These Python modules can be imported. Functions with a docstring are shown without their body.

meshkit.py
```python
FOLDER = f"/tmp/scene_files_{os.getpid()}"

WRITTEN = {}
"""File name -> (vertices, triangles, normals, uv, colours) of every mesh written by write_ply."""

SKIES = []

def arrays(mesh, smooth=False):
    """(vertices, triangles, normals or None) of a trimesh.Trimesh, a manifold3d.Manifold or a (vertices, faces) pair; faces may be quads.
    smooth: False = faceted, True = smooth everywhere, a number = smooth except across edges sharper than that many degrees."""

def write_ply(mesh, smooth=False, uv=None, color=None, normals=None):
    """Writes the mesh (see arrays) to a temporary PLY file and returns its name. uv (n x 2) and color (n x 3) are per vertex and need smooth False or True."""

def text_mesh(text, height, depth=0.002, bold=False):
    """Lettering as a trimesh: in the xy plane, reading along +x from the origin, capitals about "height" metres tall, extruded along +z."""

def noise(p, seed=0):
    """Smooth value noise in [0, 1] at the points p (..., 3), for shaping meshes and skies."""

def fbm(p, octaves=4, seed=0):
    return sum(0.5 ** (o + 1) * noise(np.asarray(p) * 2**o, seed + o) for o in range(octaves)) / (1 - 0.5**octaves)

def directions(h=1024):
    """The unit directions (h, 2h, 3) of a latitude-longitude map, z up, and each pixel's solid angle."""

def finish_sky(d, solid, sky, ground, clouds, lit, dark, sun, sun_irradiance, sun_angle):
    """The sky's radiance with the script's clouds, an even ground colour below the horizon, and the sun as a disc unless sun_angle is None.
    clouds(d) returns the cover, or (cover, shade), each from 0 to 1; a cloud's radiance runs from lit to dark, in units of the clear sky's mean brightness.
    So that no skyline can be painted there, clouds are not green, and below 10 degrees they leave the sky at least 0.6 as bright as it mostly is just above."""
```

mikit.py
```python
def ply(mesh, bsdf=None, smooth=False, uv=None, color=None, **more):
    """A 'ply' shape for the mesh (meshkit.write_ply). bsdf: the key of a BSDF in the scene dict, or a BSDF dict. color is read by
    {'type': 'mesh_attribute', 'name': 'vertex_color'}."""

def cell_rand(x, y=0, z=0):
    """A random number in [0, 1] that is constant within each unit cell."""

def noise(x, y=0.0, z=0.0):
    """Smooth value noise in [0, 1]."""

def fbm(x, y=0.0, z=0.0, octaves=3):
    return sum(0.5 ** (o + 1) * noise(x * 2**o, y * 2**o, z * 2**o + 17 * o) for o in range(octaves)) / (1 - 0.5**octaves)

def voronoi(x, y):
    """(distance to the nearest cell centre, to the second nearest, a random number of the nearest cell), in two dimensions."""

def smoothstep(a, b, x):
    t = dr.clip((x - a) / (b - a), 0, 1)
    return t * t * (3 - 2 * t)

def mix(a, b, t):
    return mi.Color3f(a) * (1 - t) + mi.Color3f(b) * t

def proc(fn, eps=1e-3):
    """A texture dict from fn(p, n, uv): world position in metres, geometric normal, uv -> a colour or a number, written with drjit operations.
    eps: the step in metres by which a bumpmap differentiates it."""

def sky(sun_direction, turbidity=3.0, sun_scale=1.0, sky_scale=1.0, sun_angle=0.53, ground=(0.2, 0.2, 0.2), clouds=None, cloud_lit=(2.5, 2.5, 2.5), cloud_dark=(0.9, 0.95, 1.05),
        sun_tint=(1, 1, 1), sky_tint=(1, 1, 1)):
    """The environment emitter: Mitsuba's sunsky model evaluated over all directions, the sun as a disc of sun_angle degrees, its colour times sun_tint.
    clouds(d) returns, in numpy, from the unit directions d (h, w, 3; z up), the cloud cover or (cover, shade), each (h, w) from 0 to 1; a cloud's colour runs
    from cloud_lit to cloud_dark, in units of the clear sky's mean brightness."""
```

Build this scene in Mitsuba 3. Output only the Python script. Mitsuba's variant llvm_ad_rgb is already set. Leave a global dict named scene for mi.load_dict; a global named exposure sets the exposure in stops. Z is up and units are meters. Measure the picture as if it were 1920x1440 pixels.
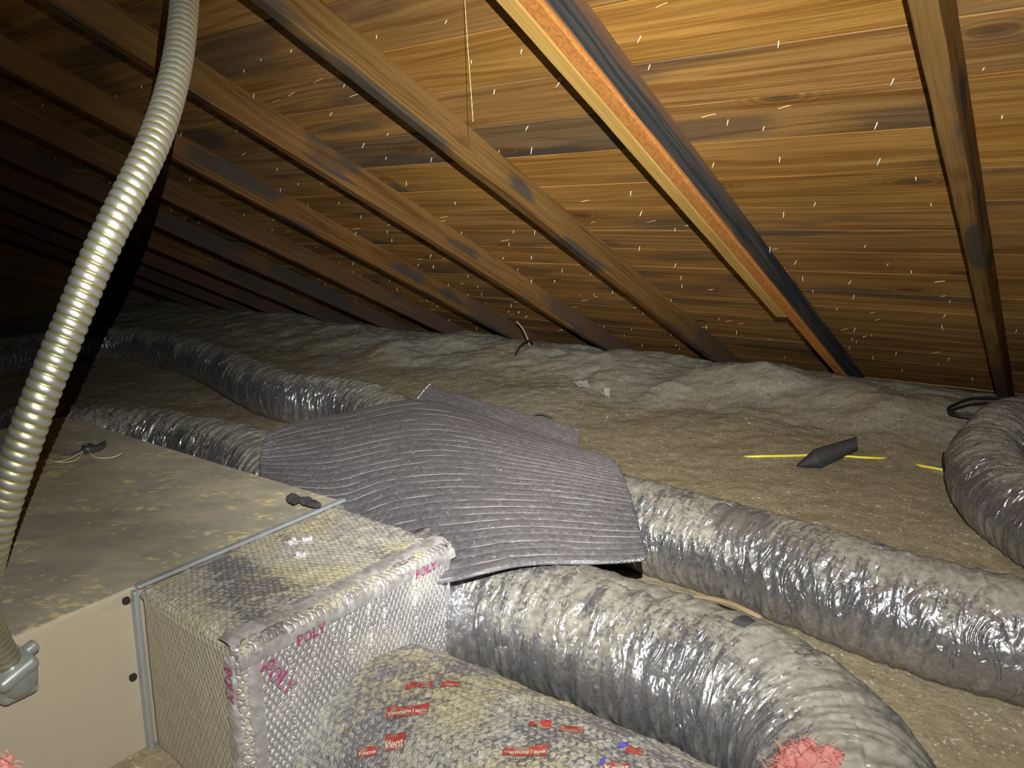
import math, random
import numpy as np, trimesh
import drjit as dr
import mitsuba as mi
import mikit, meshkit
from scipy.interpolate import RectBivariateSpline, CubicSpline
from mikit import noise, fbm, voronoi, cell_rand, smoothstep, mix, proc, ply

# ------------------------------------------------------------------ camera, lamp, exposure
T = mi.ScalarTransform4f
CAM = np.array([0.0, 0.0, 1.0])                       # eye, 1 m over the joists
PITCH, FOC = math.radians(11.4268), 1423.27           # tilt down; focal length in pixels of the 1920 px frame
AX = np.array([1.0, 0, 0])
AF = np.array([0, math.cos(PITCH), -math.sin(PITCH)])
AU = np.array([0, math.sin(PITCH), math.cos(PITCH)])
scene, labels = {}, {}
exposure = 0.15
scene['camera'] = {'type': 'perspective', 'fov': 2 * math.degrees(math.atan(960 / FOC)), 'fov_axis': 'x', 'near_clip': 0.02, 'far_clip': 60.0,
                   'to_world': T().look_at(origin=CAM.tolist(), target=(CAM + AF).tolist(), up=[0, 0, 1])}
LAMP = CAM + 0.036 * AX + 0.15 * AU                   # the head lamp above the camera: a hot spot, its corona and a wide spill


def ray(u, v):
    return AX * (u - 960) / FOC + AU * (720 - v) / FOC + AF


def lamp(name, aim, power, beam, cut, tint=(1.0, 0.985, 0.925)):
    scene[name] = {'type': 'spot', 'intensity': {'type': 'rgb', 'value': [power * c for c in tint]}, 'beam_width': beam, 'cutoff_angle': cut,
                   'to_world': T().look_at(origin=LAMP.tolist(), target=(LAMP + ray(*aim)).tolist(), up=[0, 0, 1])}


lamp('lamp_spill', (760, 1060), 4.9, 20.0, 64.0)
lamp('lamp_corona', (1400, 640), 13.5, 12.0, 42.0)
lamp('lamp_hotspot', (850, 680), 21.0, 6.0, 29.0)


# ------------------------------------------------------------------ where things stand (metres; heights below the eye are given as z)
def at(u, v, z):
    """the point at height z (from the eye) on the sight line through a pixel of the photograph"""
    r = ray(u, v)
    return CAM + r * z / r[2]


def deep(u, v, d):
    return CAM + ray(u, v) * d


YAW, PIT = math.radians(37.6311), math.radians(23.7479)
RD = np.array([math.sin(YAW) * math.cos(PIT), math.cos(YAW) * math.cos(PIT), -math.sin(PIT)])   # down the roof
RB = np.array([-math.cos(YAW), math.sin(YAW), 0.0])                                             # along the eave
RN = np.cross(RB, RD); RN *= np.sign(RN[2])
RH = np.array([math.sin(YAW), math.cos(YAW), 0.0])
DECK = 0.8369 + 0.0910
ROOF = np.stack([RD, RB, RN], 1)


def roof(q, t, n=0.0):
    """q down the slope, t along the eave, n above the underside of the roof boards"""
    q, t, n = np.broadcast_arrays(np.asarray(q, float), t, n)
    return CAM + q[..., None] * RD + t[..., None] * RB + (DECK + n)[..., None] * RN


def lumps():
    out = []
    for u, v, z, r, h in ((1640, 775, -.69, .15, .035), (1590, 745, -.67, .10, .025), (740, 655, -.69, .14, .05), (1380, 705, -.66, .2, .035), (1060, 665, -.66, .22, .03),
                          (1200, 675, -.66, .2, .03), (860, 640, -.66, .18, .03), (1450, 720, -.67, .22, .04), (1700, 790, -.72, .12, .02), (560, 600, -.68, .25, .05)):
        p = at(u, v, z)
        out.append((p[0], p[1], r, h))
    return out


LUMPS = lumps()


def ground(x, y, fine=False):
    """height of the loose insulation"""
    x, y = np.asarray(x, float), np.asarray(y, float)
    s = x * RH[0] + y * RH[1]
    z = np.interp(s, [-2, 1.6, 2.3, 2.9, 3.3, 3.55, 3.9, 4.4], [-.785, -.785, -.77, -.72, -.645, -.645, -.70, -.75])
    p = np.stack([x, y, np.zeros_like(x)], -1)
    far = np.clip((s - 2.4) / .7, 0, 1)
    z = z + .045 * (meshkit.fbm(p * 1.3, 3, 5) - .5) + (.012 + .050 * far) * (meshkit.fbm(p * 4.2, 4, 9) - .5)
    for a, b, r, h in LUMPS:
        z = z + h * np.exp(-((x - a) ** 2 + (y - b) ** 2) / (r * r))
    if fine:
        z = z + .006 * (meshkit.fbm(p * 22, 3, 3) - .5) + .005 * far * (meshkit.noise(p * 16, 8) - .5)
    return z + CAM[2]


# ------------------------------------------------------------------ bookkeeping
used = {}


def numbered(name):
    k = used.get(name, -1) + 1
    used[name] = k
    return name if k == 0 else f'{name}_{k:03d}'


def put(name, shape, label=None, cat=None, group=None, kind=None):
    key = numbered(name)
    scene[key] = shape
    tag(key, label, cat, group, kind)
    return key


def tag(key, label=None, cat=None, group=None, kind=None):
    d = {k: v for k, v in (('label', label), ('category', cat), ('group', group), ('kind', kind)) if v}
    if d:
        labels[key] = d


def thing(name, label, cat, group=None):
    key = numbered(name)
    tag(key, label, cat, group)
    return key


# ------------------------------------------------------------------ mesh builders
def grid_faces(n, m, closed=False):
    i, j = np.meshgrid(np.arange(n - 1), np.arange(m if closed else m - 1), indexing='ij')
    j2 = (j + 1) % m
    return np.stack([i * m + j, i * m + j2, (i + 1) * m + j2, (i + 1) * m + j], -1).reshape(-1, 4)


def tris(q):
    return np.vstack([q[:, [0, 1, 2]], q[:, [0, 2, 3]]])


def outward(v, f):
    m = trimesh.Trimesh(v, f, process=False)
    return f[:, ::-1] if m.volume < 0 else f


def bar(q0, q1, t0, t1, n0, n1, ch=.002, seg=1, wob=0.0, seed=0):
    """a board in roof coordinates, long edges chamfered; uv: x along, y round"""
    lo, hi = (t0, t1)
    prof = np.array([[lo + ch, n0], [hi - ch, n0], [hi, n0 + ch], [hi, n1 - ch], [hi - ch, n1], [lo + ch, n1], [lo, n1 - ch], [lo, n0 + ch]])
    return prof


def extrude_profile(prof, xs, fn, jit=None):
    """prof (k,2) swept along xs; fn(x, a, b) -> points; closed with fans"""
    k = len(prof)
    P = np.array([[(x, a, b) for a, b in prof] for x in xs], float)
    if jit is not None:
        P[..., 1:] += jit
    v = fn(P[..., 0], P[..., 1], P[..., 2]).reshape(-1, 3)
    f = tris(grid_faces(len(xs), k, True))
    c0 = fn(np.array(xs[0]), *prof.mean(0)).reshape(1, 3)
    c1 = fn(np.array(xs[-1]), *prof.mean(0)).reshape(1, 3)
    n = len(v)
    a = np.arange(k)
    caps = np.vstack([np.stack([a, np.full(k, n), (a + 1) % k], 1), np.stack([(a + 1) % k + n - k, np.full(k, n + 1), a + n - k], 1)])
    v = np.vstack([v, c0, c1])
    f = np.vstack([f, caps])
    per = np.r_[0, np.cumsum(np.linalg.norm(np.diff(np.vstack([prof, prof[:1]]), axis=0), axis=1))][:k]
    uv = np.stack([np.repeat(np.asarray(xs, float), k), np.tile(per, len(xs))], 1)
    uv = np.vstack([uv, [[xs[0], 0]], [[xs[-1], 0]]])
    return v, outward(v, f), uv


def frames(path, step):
    """a smooth curve through the points, with side and up vectors"""
    path = np.asarray(path, float)
    s = np.r_[0, np.cumsum(np.linalg.norm(np.diff(path, axis=0), axis=1))]
    cs = CubicSpline(s, path)
    ss = np.linspace(0, s[-1], max(3, int(s[-1] / step)))
    p, t = cs(ss), cs(ss, 1)
    t /= np.linalg.norm(t, axis=1, keepdims=True)
    up0 = np.array([0, 0, 1.0]) if np.abs(t[:, 2]).max() < .9 else np.array([.8, .6, 0])
    side = np.cross(t, up0)
    side /= np.linalg.norm(side, axis=1, keepdims=True)
    up = np.cross(side, t)
    seg = np.r_[0, np.cumsum(np.linalg.norm(np.diff(p, axis=0), axis=1))]
    return p, t, side, up, seg


def tube(path, r, step=.004, n=24, disp=None, squash=1.0, caps=True, arc=None):
    p, t, side, up, s = frames(path, step)
    th = np.linspace(0, 2 * np.pi, n, endpoint=False) if arc is None else np.linspace(arc[0], arc[1], n)
    S, TH = np.meshgrid(s, th, indexing='ij')
    R = (r(S / s[-1]) if callable(r) else r) + (disp(S, TH) if disp else 0 * S)
    v = p[:, None] + R[..., None] * (np.sin(TH)[..., None] * side[:, None] + squash * np.cos(TH)[..., None] * up[:, None])
    f = tris(grid_faces(len(s), n, arc is None))
    uv = np.stack([S, TH], -1).reshape(-1, 2)
    v = v.reshape(-1, 3)
    if caps and arc is None:
        m = len(v)
        a = np.arange(n)
        f = np.vstack([f, np.stack([a, np.full(n, m), (a + 1) % n], 1), np.stack([(a + 1) % n + m - n, np.full(n, m + 1), a + m - n], 1)])
        v = np.vstack([v, p[:1], p[-1:]])
        uv = np.vstack([uv, [[0, 0], [s[-1], 0]]])
        f = outward(v, f)
    return v, f, uv


def wire(path, r, n=8, step=.006):
    v, f, uv = tube(path, r, step, n)
    return v, f


def sheet(P, th, flip=False):
    """a grid of points (n,m,3) given thickness"""
    n, m = P.shape[:2]
    du, dv = np.gradient(P, axis=0), np.gradient(P, axis=1)
    nn = np.cross(du, dv)
    nn /= np.linalg.norm(nn, axis=2, keepdims=True) + 1e-12
    if flip:
        nn = -nn
    a, b = P.reshape(-1, 3), (P - nn * th).reshape(-1, 3)
    q = grid_faces(n, m)
    k = n * m
    idx = np.arange(k).reshape(n, m)
    rim = np.concatenate([idx[0, :], idx[1:, -1], idx[-1, -2::-1], idx[-2:0:-1, 0]])
    nx = np.roll(rim, -1)
    f = np.vstack([tris(q), tris(q[:, ::-1] + k), tris(np.stack([nx, rim, rim + k, nx + k], 1))])
    return np.vstack([a, b]), outward(np.vstack([a, b]), f)


def prism(poly, z0, z1, bevel=.006, steps=3):
    """a convex footprint (n,2) raised from z0 to z1 with a rounded upper rim and rounded corners"""
    from shapely.geometry import Polygon
    P = Polygon(poly)
    rings = []
    for i in range(steps + 1):
        a = i / steps * math.pi / 2
        rings.append((bevel * (1 - math.cos(a)), z1 - bevel * (1 - math.sin(a))))
    out = []
    base = np.array(P.buffer(-bevel).buffer(bevel, quad_segs=4).exterior.coords)[:-1]
    c = base.mean(0)
    k = len(base)
    nrm = np.roll(base, -1, 0) - np.roll(base, 1, 0)
    nrm = np.stack([nrm[:, 1], -nrm[:, 0]], 1)
    nrm /= np.linalg.norm(nrm, axis=1, keepdims=True)
    if ((base - c) * nrm).sum() < 0:
        nrm = -nrm
    out.append(np.c_[base, np.full(k, z0)])
    for off, z in rings:
        out.append(np.c_[base - nrm * off, np.full(k, z)])
    v = np.vstack(out)
    f = tris(grid_faces(len(out), k, True))
    m = len(v)
    top, bot = np.r_[c, z1], np.r_[c, z0]
    a = np.arange(k)
    f = np.vstack([f, np.stack([a, np.full(k, m), (a + 1) % k], 1), np.stack([(a + 1) % k + m - k, np.full(k, m + 1), a + m - k], 1)])
    v = np.vstack([v, bot, top])
    return v, outward(v, f)


def rbox(c, ax, size, r):
    """rounded box: centre, 3 axes, full sizes"""
    import manifold3d as m3
    size = np.asarray(size, float)
    s = m3.Manifold.sphere(r, 12)
    hs = size / 2 - r
    parts = [s.translate((hs[0] * i, hs[1] * j, hs[2] * k)) for i in (-1, 1) for j in (-1, 1) for k in (-1, 1)]
    m = m3.Manifold.batch_hull(parts).to_mesh()
    v = np.asarray(m.vert_properties)[:, :3] @ np.asarray(ax) + c
    return v, outward(v, np.asarray(m.tri_verts))


def basis(x, hint=(0, 0, 1)):
    x = np.asarray(x, float) / np.linalg.norm(x)
    y = np.cross(hint, x); y /= np.linalg.norm(y)
    return np.array([x, y, np.cross(x, y)])


def join(parts):
    vs, fs, k = [], [], 0
    for v, f in parts:
        vs.append(np.asarray(v)); fs.append(np.asarray(f) + k); k += len(v)
    return np.vstack(vs), np.vstack(fs)


# ------------------------------------------------------------------ materials
def rgb(*c):
    return {'type': 'rgb', 'value': list(c)}


def diffuse(tex, bump=None, scale=.001):
    d = {'type': 'diffuse', 'reflectance': tex}
    if bump is not None:
        d = {'type': 'bumpmap', 'arbitrary': bump, 'scale': scale, 'bsdf': d}
    return {'type': 'twosided', 'bsdf': d}


def wood_parts(uv):
    """grain of sawn boards from (metres along + 20 k, metres round + a whole number for the tone)"""
    k = dr.floor(uv.x / 20.0)
    u = uv.x - 20.0 * k
    tone = dr.floor(uv.y)
    v = uv.y - tone
    o = cell_rand(k, 3) * 50
    warp = fbm(u * 1.1 + o, v * 7 + o, 0.0, 3)
    streak = fbm(u * 1.6 + o, v * 70 + warp * 9, o, 3)
    fine = fbm(u * 9 + o, v * 420, o, 2)
    kx, ky = (u + o) * 2.4, v * 5.5 + o
    d1, d2, kr = voronoi(kx, ky)
    knot = (1 - smoothstep(.03, .13, d1)) * dr.select(kr > .66, 1.0, 0.0)
    ring = dr.select(kr > .66, 1.0, 0.0) * (1 - smoothstep(.1, .34, d1)) * (.5 + .5 * dr.sin(d1 * 95))
    return k, u, v, tone, o, warp, streak, fine, knot, ring


def deck_color(p, n, uv):
    k, u, v, tone, o, warp, streak, fine, knot, ring = wood_parts(uv)
    a = tone / 8.0                                            # 0 golden .. 1 dark stained
    pale = mix((.37, .20, .05), (.32, .18, .062), smoothstep(0., .55, a))
    pale = mix(pale, (.15, .105, .06), smoothstep(.5, 1., a))
    deep_ = pale * mi.Color3f(.60, .50, .42)
    c = mix(pale, deep_, smoothstep(.32, .72, streak * .65 + fine * .35))
    c = c * (.72 + .56 * fbm(u * 2.3 + o, v * 9, o, 2))
    c = mix(c, pale * 1.35, .55 * smoothstep(.64, .80, fbm(u * 2.5 + o, v * 140 + warp * 6, o + 3, 3)))
    c = mix(c, c * mi.Color3f(.5, .4, .32), ring * .55)
    c = mix(c, mi.Color3f(.10, .055, .025), knot * .85)
    blot = smoothstep(.56, .74, fbm(u * 1.9 + o * 1.7, v * 7 + o, 4.0, 4))
    c = mix(c, mi.Color3f(.055, .05, .045), blot * (.25 + .6 * a))
    return c


def deck_bump(p, n, uv):
    k, u, v, tone, o, warp, streak, fine, knot, ring = wood_parts(uv)
    return streak * .8 + fine * .6 - knot * .5


def rafter_color(p, n, uv):
    k, u, v, tone, o, warp, streak, fine, knot, ring = wood_parts(uv)
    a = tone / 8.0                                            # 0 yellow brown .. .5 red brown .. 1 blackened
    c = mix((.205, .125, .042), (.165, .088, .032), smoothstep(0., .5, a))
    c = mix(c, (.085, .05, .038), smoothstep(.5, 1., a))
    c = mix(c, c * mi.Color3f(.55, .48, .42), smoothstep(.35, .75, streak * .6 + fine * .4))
    c = c * (.7 + .6 * fbm(u * 2.6 + o, v * 10, o, 3))
    c = mix(c, mi.Color3f(.09, .045, .02), knot * .6)
    blot = smoothstep(.58, .66, fbm(u * 2.2 + o * 2.3, v * 6 + o, 7.0, 4))
    mildew = smoothstep(7.75, 8.25, u + 1.3 * (fbm(u * 3 + o, v * 9, 5.0, 4) - .5))      # the boards' wet lower ends have gone black
    c = mix(c, mi.Color3f(.075, .052, .042), mildew * .8)
    return mix(c, mi.Color3f(.045, .045, .042), blot * .8)


def black_face(p, n, uv):
    """the rafter beside the yellow board: rusty orange edge, its side blackened by mildew with a ragged border"""
    k, u, v, tone, o, warp, streak, fine, knot, ring = wood_parts(uv)
    q = (mi.Point3f(p) - mi.Point3f(*CAM.tolist()))
    h = q.x * RN[0] + q.y * RN[1] + q.z * RN[2] - DECK        # 0 at the boards, -.091 at the lower edge
    grain = fbm(u * 3, v * 90 + warp * 8, 1.0, 3)
    orange = mix((.47, .20, .055), (.36, .145, .04), smoothstep(.3, .75, fbm(u * 150, v * 260, 2.0, 2)))
    brown = mix((.20, .115, .06), (.09, .055, .035), grain)
    black = mix((.030, .034, .038), (.07, .062, .055), smoothstep(.45, .75, grain))
    edge = h + .03 * (fbm(u * 5, v * 20, 5.0, 4) - .5)
    m = smoothstep(-.082, -.072, edge) * (1 - smoothstep(-.032, -.010, edge) * smoothstep(-.2, .9, 2.1 - u + fbm(u * 3, 0.0, 3.0, 2)))
    c = mix(orange, brown, smoothstep(-.086, -.078, h))
    return mix(c, black, m)


def sister_color(p, n, uv):
    k, u, v, tone, o, warp, streak, fine, knot, ring = wood_parts(uv)
    c = mix((.44, .275, .08), (.31, .185, .052), smoothstep(.35, .7, streak * .5 + fine * .5))
    return c * (.8 + .4 * fbm(u * 4, v * 12, o, 2))


def insulation_color(p, n, uv):
    g = fbm(p.x * 260, p.y * 260, p.z * 260, 2)
    m = fbm(p.x * 38, p.y * 38, p.z * 38, 3)
    z = fbm(p.x * 2.4, p.y * 2.4, 3.0, 3)
    s = p.x * RH[0] + p.y * RH[1]
    grey = smoothstep(2.6, 3.3, s + 1.4 * (z - .5))
    c = mix((.31, .265, .175), (.33, .315, .26), grey)
    c = c * (.55 + .9 * (g * .45 + m * .55))
    speck = smoothstep(.79, .86, noise(p.x * 190, p.y * 190, p.z * 190))
    dark = smoothstep(.78, .9, noise(p.x * 120 + 9, p.y * 120, p.z * 120))
    return mix(mix(c, mi.Color3f(.13, .10, .065), dark * .4), mi.Color3f(.62, .60, .52), speck * .8)


def insulation_bump(p, n, uv):
    return fbm(p.x * 150, p.y * 150, p.z * 150, 3)


BARE = at(1388, 958, -.575)


def duct_dust(p, n, uv):
    """dust lies on what faces up, thinned in streaks across the duct; some settles low down as well"""
    y = uv.y * .1
    a = fbm(uv.x * 7, y * 9, 3.0, 3) - .5
    b = fbm(uv.x * 120, y * 34, 1.0, 3) - .5
    c = fbm(p.x * 210, p.y * 210, p.z * 210, 2) - .5
    top = smoothstep(.42, 1.0, n.z + 1.3 * a + .9 * b + .9 * c)
    d = mi.Point3f(p) - mi.Point3f(*BARE.tolist())
    r = dr.sqrt(dr.square(d.x) + dr.square(d.y) * .5 + dr.square(d.z)) + .03 * b
    top = top * (.2 + .8 * smoothstep(.065, .085, r))          # a patch rubbed free of dust
    low = .55 * smoothstep(-.15, -.7, n.z + .9 * a + 1.2 * b)
    return dr.clip(dr.maximum(top, low), 0, .96)


def dust_color(p, n, uv):
    m = fbm(p.x * 120, p.y * 120, p.z * 120, 2)
    z = fbm(p.x * 6, p.y * 6, p.z * 6, 2)
    return mix((.25, .235, .19), (.235, .23, .205), z) * (.5 + .9 * m)


def yellow_dust(p, n, uv):
    m = fbm(p.x * 170, p.y * 170, p.z * 170, 2)
    z = fbm(p.x * 11, p.y * 11, p.z * 11, 2)
    return mix((.41, .375, .25), (.36, .35, .31), smoothstep(.3, .6, z)) * (.55 + .85 * m)


def metal(alpha, k=1.0):
    return {'type': 'roughconductor', 'material': 'Al', 'alpha': alpha, 'distribution': 'ggx', 'specular_reflectance': rgb(.92 * k, .92 * k, .95 * k)}


scene['insulation_look'] = diffuse(proc(insulation_color), proc(insulation_bump), .0022)
scene['deck_look'] = diffuse(proc(deck_color), proc(deck_bump), .0012)
scene['rafter_look'] = diffuse(proc(rafter_color))
scene['black_rafter_look'] = diffuse(proc(black_face))
scene['sister_look'] = diffuse(proc(sister_color))
scene['dust_look'] = {'type': 'diffuse', 'reflectance': proc(dust_color)}
scene['yellow_dust_look'] = {'type': 'diffuse', 'reflectance': proc(yellow_dust)}


def grime(p, n, uv):
    return .40 * smoothstep(.3, .65, fbm(p.x * 230, p.y * 230, p.z * 230, 2)) + .38


def crinkle(p, n, uv):
    y = uv.y * .1
    w = fbm(uv.x * 22, y * 16, 2.0, 2)
    a = dr.abs(2 * noise(uv.x * 120 + 5 * w, y * 24 + 2 * w, 1.0) - 1)
    b = dr.abs(2 * noise(uv.x * 64 - 3 * w + y * 20, y * 30, 5.0) - 1)
    return a * .6 + b * .8 + .12 * noise(uv.x * 420, y * 300, 3.0)


scene['foil_film'] = {'type': 'bumpmap', 'arbitrary': proc(crinkle, 8e-4), 'scale': .0062, 'bsdf': metal(.10, .95)}
scene['foil_bare'] = {'type': 'blendbsdf', 'weight': proc(grime), 'a': {'type': 'ref', 'id': 'foil_film'}, 'b': {'type': 'diffuse', 'reflectance': rgb(.105, .105, .112)}}
scene['foil_duct_look'] = {'type': 'blendbsdf', 'weight': proc(duct_dust), 'a': {'type': 'ref', 'id': 'foil_bare'}, 'b': {'type': 'ref', 'id': 'dust_look'}}


def bubbles(p, n, uv):
    """rows of air bubbles, about 11 mm apart, in metres of uv"""
    s = .0105
    y = uv.y / (s * .866)
    row = dr.floor(y)
    x = uv.x / s + .5 * (row - 2 * dr.floor(row / 2))
    dx, dy = x - dr.floor(x) - .5, (y - row - .5) * .866
    d = dr.sqrt(dx * dx + dy * dy)
    return smoothstep(.47, .36, d) + .5 * fbm(uv.x * 60, uv.y * 60, 0., 3)


BUB = proc(bubbles, 6e-4)
scene['bubble_foil'] = {'type': 'bumpmap', 'arbitrary': BUB, 'scale': .0012, 'bsdf': {'type': 'blendbsdf', 'weight': proc(lambda p, n, uv: dr.clip(.10 + .6 * smoothstep(.42, .75, fbm(p.x * 14, p.y * 14, p.z * 14, 4)), 0, 1)),
                        'a': metal(.34, 1.0), 'b': {'type': 'diffuse', 'reflectance': rgb(.58, .56, .50)}}}
scene['bubble_dusty'] = {'type': 'bumpmap', 'arbitrary': BUB, 'scale': .0022, 'bsdf': {'type': 'blendbsdf', 'weight': proc(lambda p, n, uv: .78 + .2 * fbm(p.x * 30, p.y * 30, p.z * 30, 2)),
                         'a': metal(.34, .9), 'b': {'type': 'diffuse', 'reflectance': rgb(.44, .40, .29)}}}


def top_dust(p, n, uv):
    a = fbm(uv.x * 16, uv.y * 9, 2.0, 4)
    b = fbm(uv.x * 150, uv.y * 240, 1.0, 3)
    line = smoothstep(.88, .97, noise(uv.x * 4, uv.y * 75, 3.0))
    return dr.clip(smoothstep(.36, .62, a * .62 + b * .42) + line * .5, .1, .97)


scene['dark_foil'] = {'type': 'blendbsdf', 'weight': .72, 'a': metal(.30, .8), 'b': {'type': 'diffuse', 'reflectance': rgb(.13, .128, .14)}}
scene['plenum_top_look'] = {'type': 'bumpmap', 'arbitrary': BUB, 'scale': .0010, 'bsdf': {'type': 'blendbsdf', 'weight': proc(top_dust), 'a': {'type': 'ref', 'id': 'dark_foil'}, 'b': {'type': 'ref', 'id': 'yellow_dust_look'}}}
scene['wrap_look'] = {'type': 'bumpmap', 'arbitrary': BUB, 'scale': .0011, 'bsdf': {'type': 'blendbsdf', 'weight': proc(lambda p, n, uv: dr.clip(smoothstep(-.40, .55, n.z * .4 + 1.9 * (fbm(uv.x * 15, uv.y * 13, 2., 4) - .5) + 2.2 * (fbm(uv.x * 190, uv.y * 190, 1., 2) - .5) - .33) + .6 * smoothstep(.86, .96, noise(uv.x * 5, uv.y * 60, 3.0)), .04, .95)),
                      'a': {'type': 'ref', 'id': 'dark_foil'}, 'b': {'type': 'ref', 'id': 'yellow_dust_look'}}}
scene['tape_look'] = {'type': 'blendbsdf', 'weight': proc(lambda p, n, uv: .45 + .5 * smoothstep(.42, .62, fbm(p.x * 70, p.y * 70, p.z * 70, 3))), 'a': metal(.22, .95), 'b': {'type': 'diffuse', 'reflectance': rgb(.36, .35, .34)}}
scene['bright_foil'] = metal(.28)
scene['galvanised'] = {'type': 'blendbsdf', 'weight': proc(lambda p, n, uv: .35 + .4 * fbm(p.x * 60, p.y * 60, p.z * 60, 3)), 'a': metal(.3, .8), 'b': {'type': 'diffuse', 'reflectance': rgb(.33, .37, .40)}}


def cabinet_color(p, n, uv):
    a = fbm(p.x * 7, p.y * 12, p.z * 9, 4)
    top = smoothstep(.6, .9, n.z)
    b = fbm(p.x * 90, p.y * 130, p.z * 90, 3)
    c = mix((.36, .335, .255), (.275, .265, .215), smoothstep(.38, .62, a)) * (.85 + .3 * fbm(p.x * 40, p.y * 55, 1., 3))
    c = mix(mi.Color3f(.44, .385, .285), c, top)
    saw = smoothstep(.60, .74, b * .6 + fbm(p.x * 13, p.y * 24, 2.0, 3) * .45) * top
    return mix(c, mi.Color3f(.62, .53, .28), saw * .8)


scene['cabinet_look'] = {'type': 'twosided', 'bsdf': {'type': 'principled', 'base_color': proc(cabinet_color), 'roughness': .45, 'specular': .35}}


def cover_color(p, n, uv):
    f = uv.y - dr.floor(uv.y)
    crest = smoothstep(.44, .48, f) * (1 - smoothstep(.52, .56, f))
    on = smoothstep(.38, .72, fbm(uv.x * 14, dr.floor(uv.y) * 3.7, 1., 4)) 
    g = fbm(p.x * 160, p.y * 160, p.z * 160, 2)
    z = fbm(p.x * 5, p.y * 5, p.z * 5, 3)
    c = mix((.10, .097, .105), (.14, .133, .142), z) * (.55 + .9 * g)
    fl = smoothstep(.84, .90, noise(p.x * 210, p.y * 210, p.z * 210))
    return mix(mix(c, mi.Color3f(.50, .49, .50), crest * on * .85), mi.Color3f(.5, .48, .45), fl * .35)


scene['cover_look'] = {'type': 'twosided', 'bsdf': {'type': 'principled', 'base_color': proc(cover_color), 'roughness': .5, 'specular': .5, 'metallic': .08}}


def conduit_color(p, n, uv):
    f = uv.x / .0108
    f = f - dr.floor(f)
    groove = smoothstep(.30, .08, f) + smoothstep(.78, .97, f)
    return mix((.42, .42, .38), (.36, .33, .12), groove)


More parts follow.
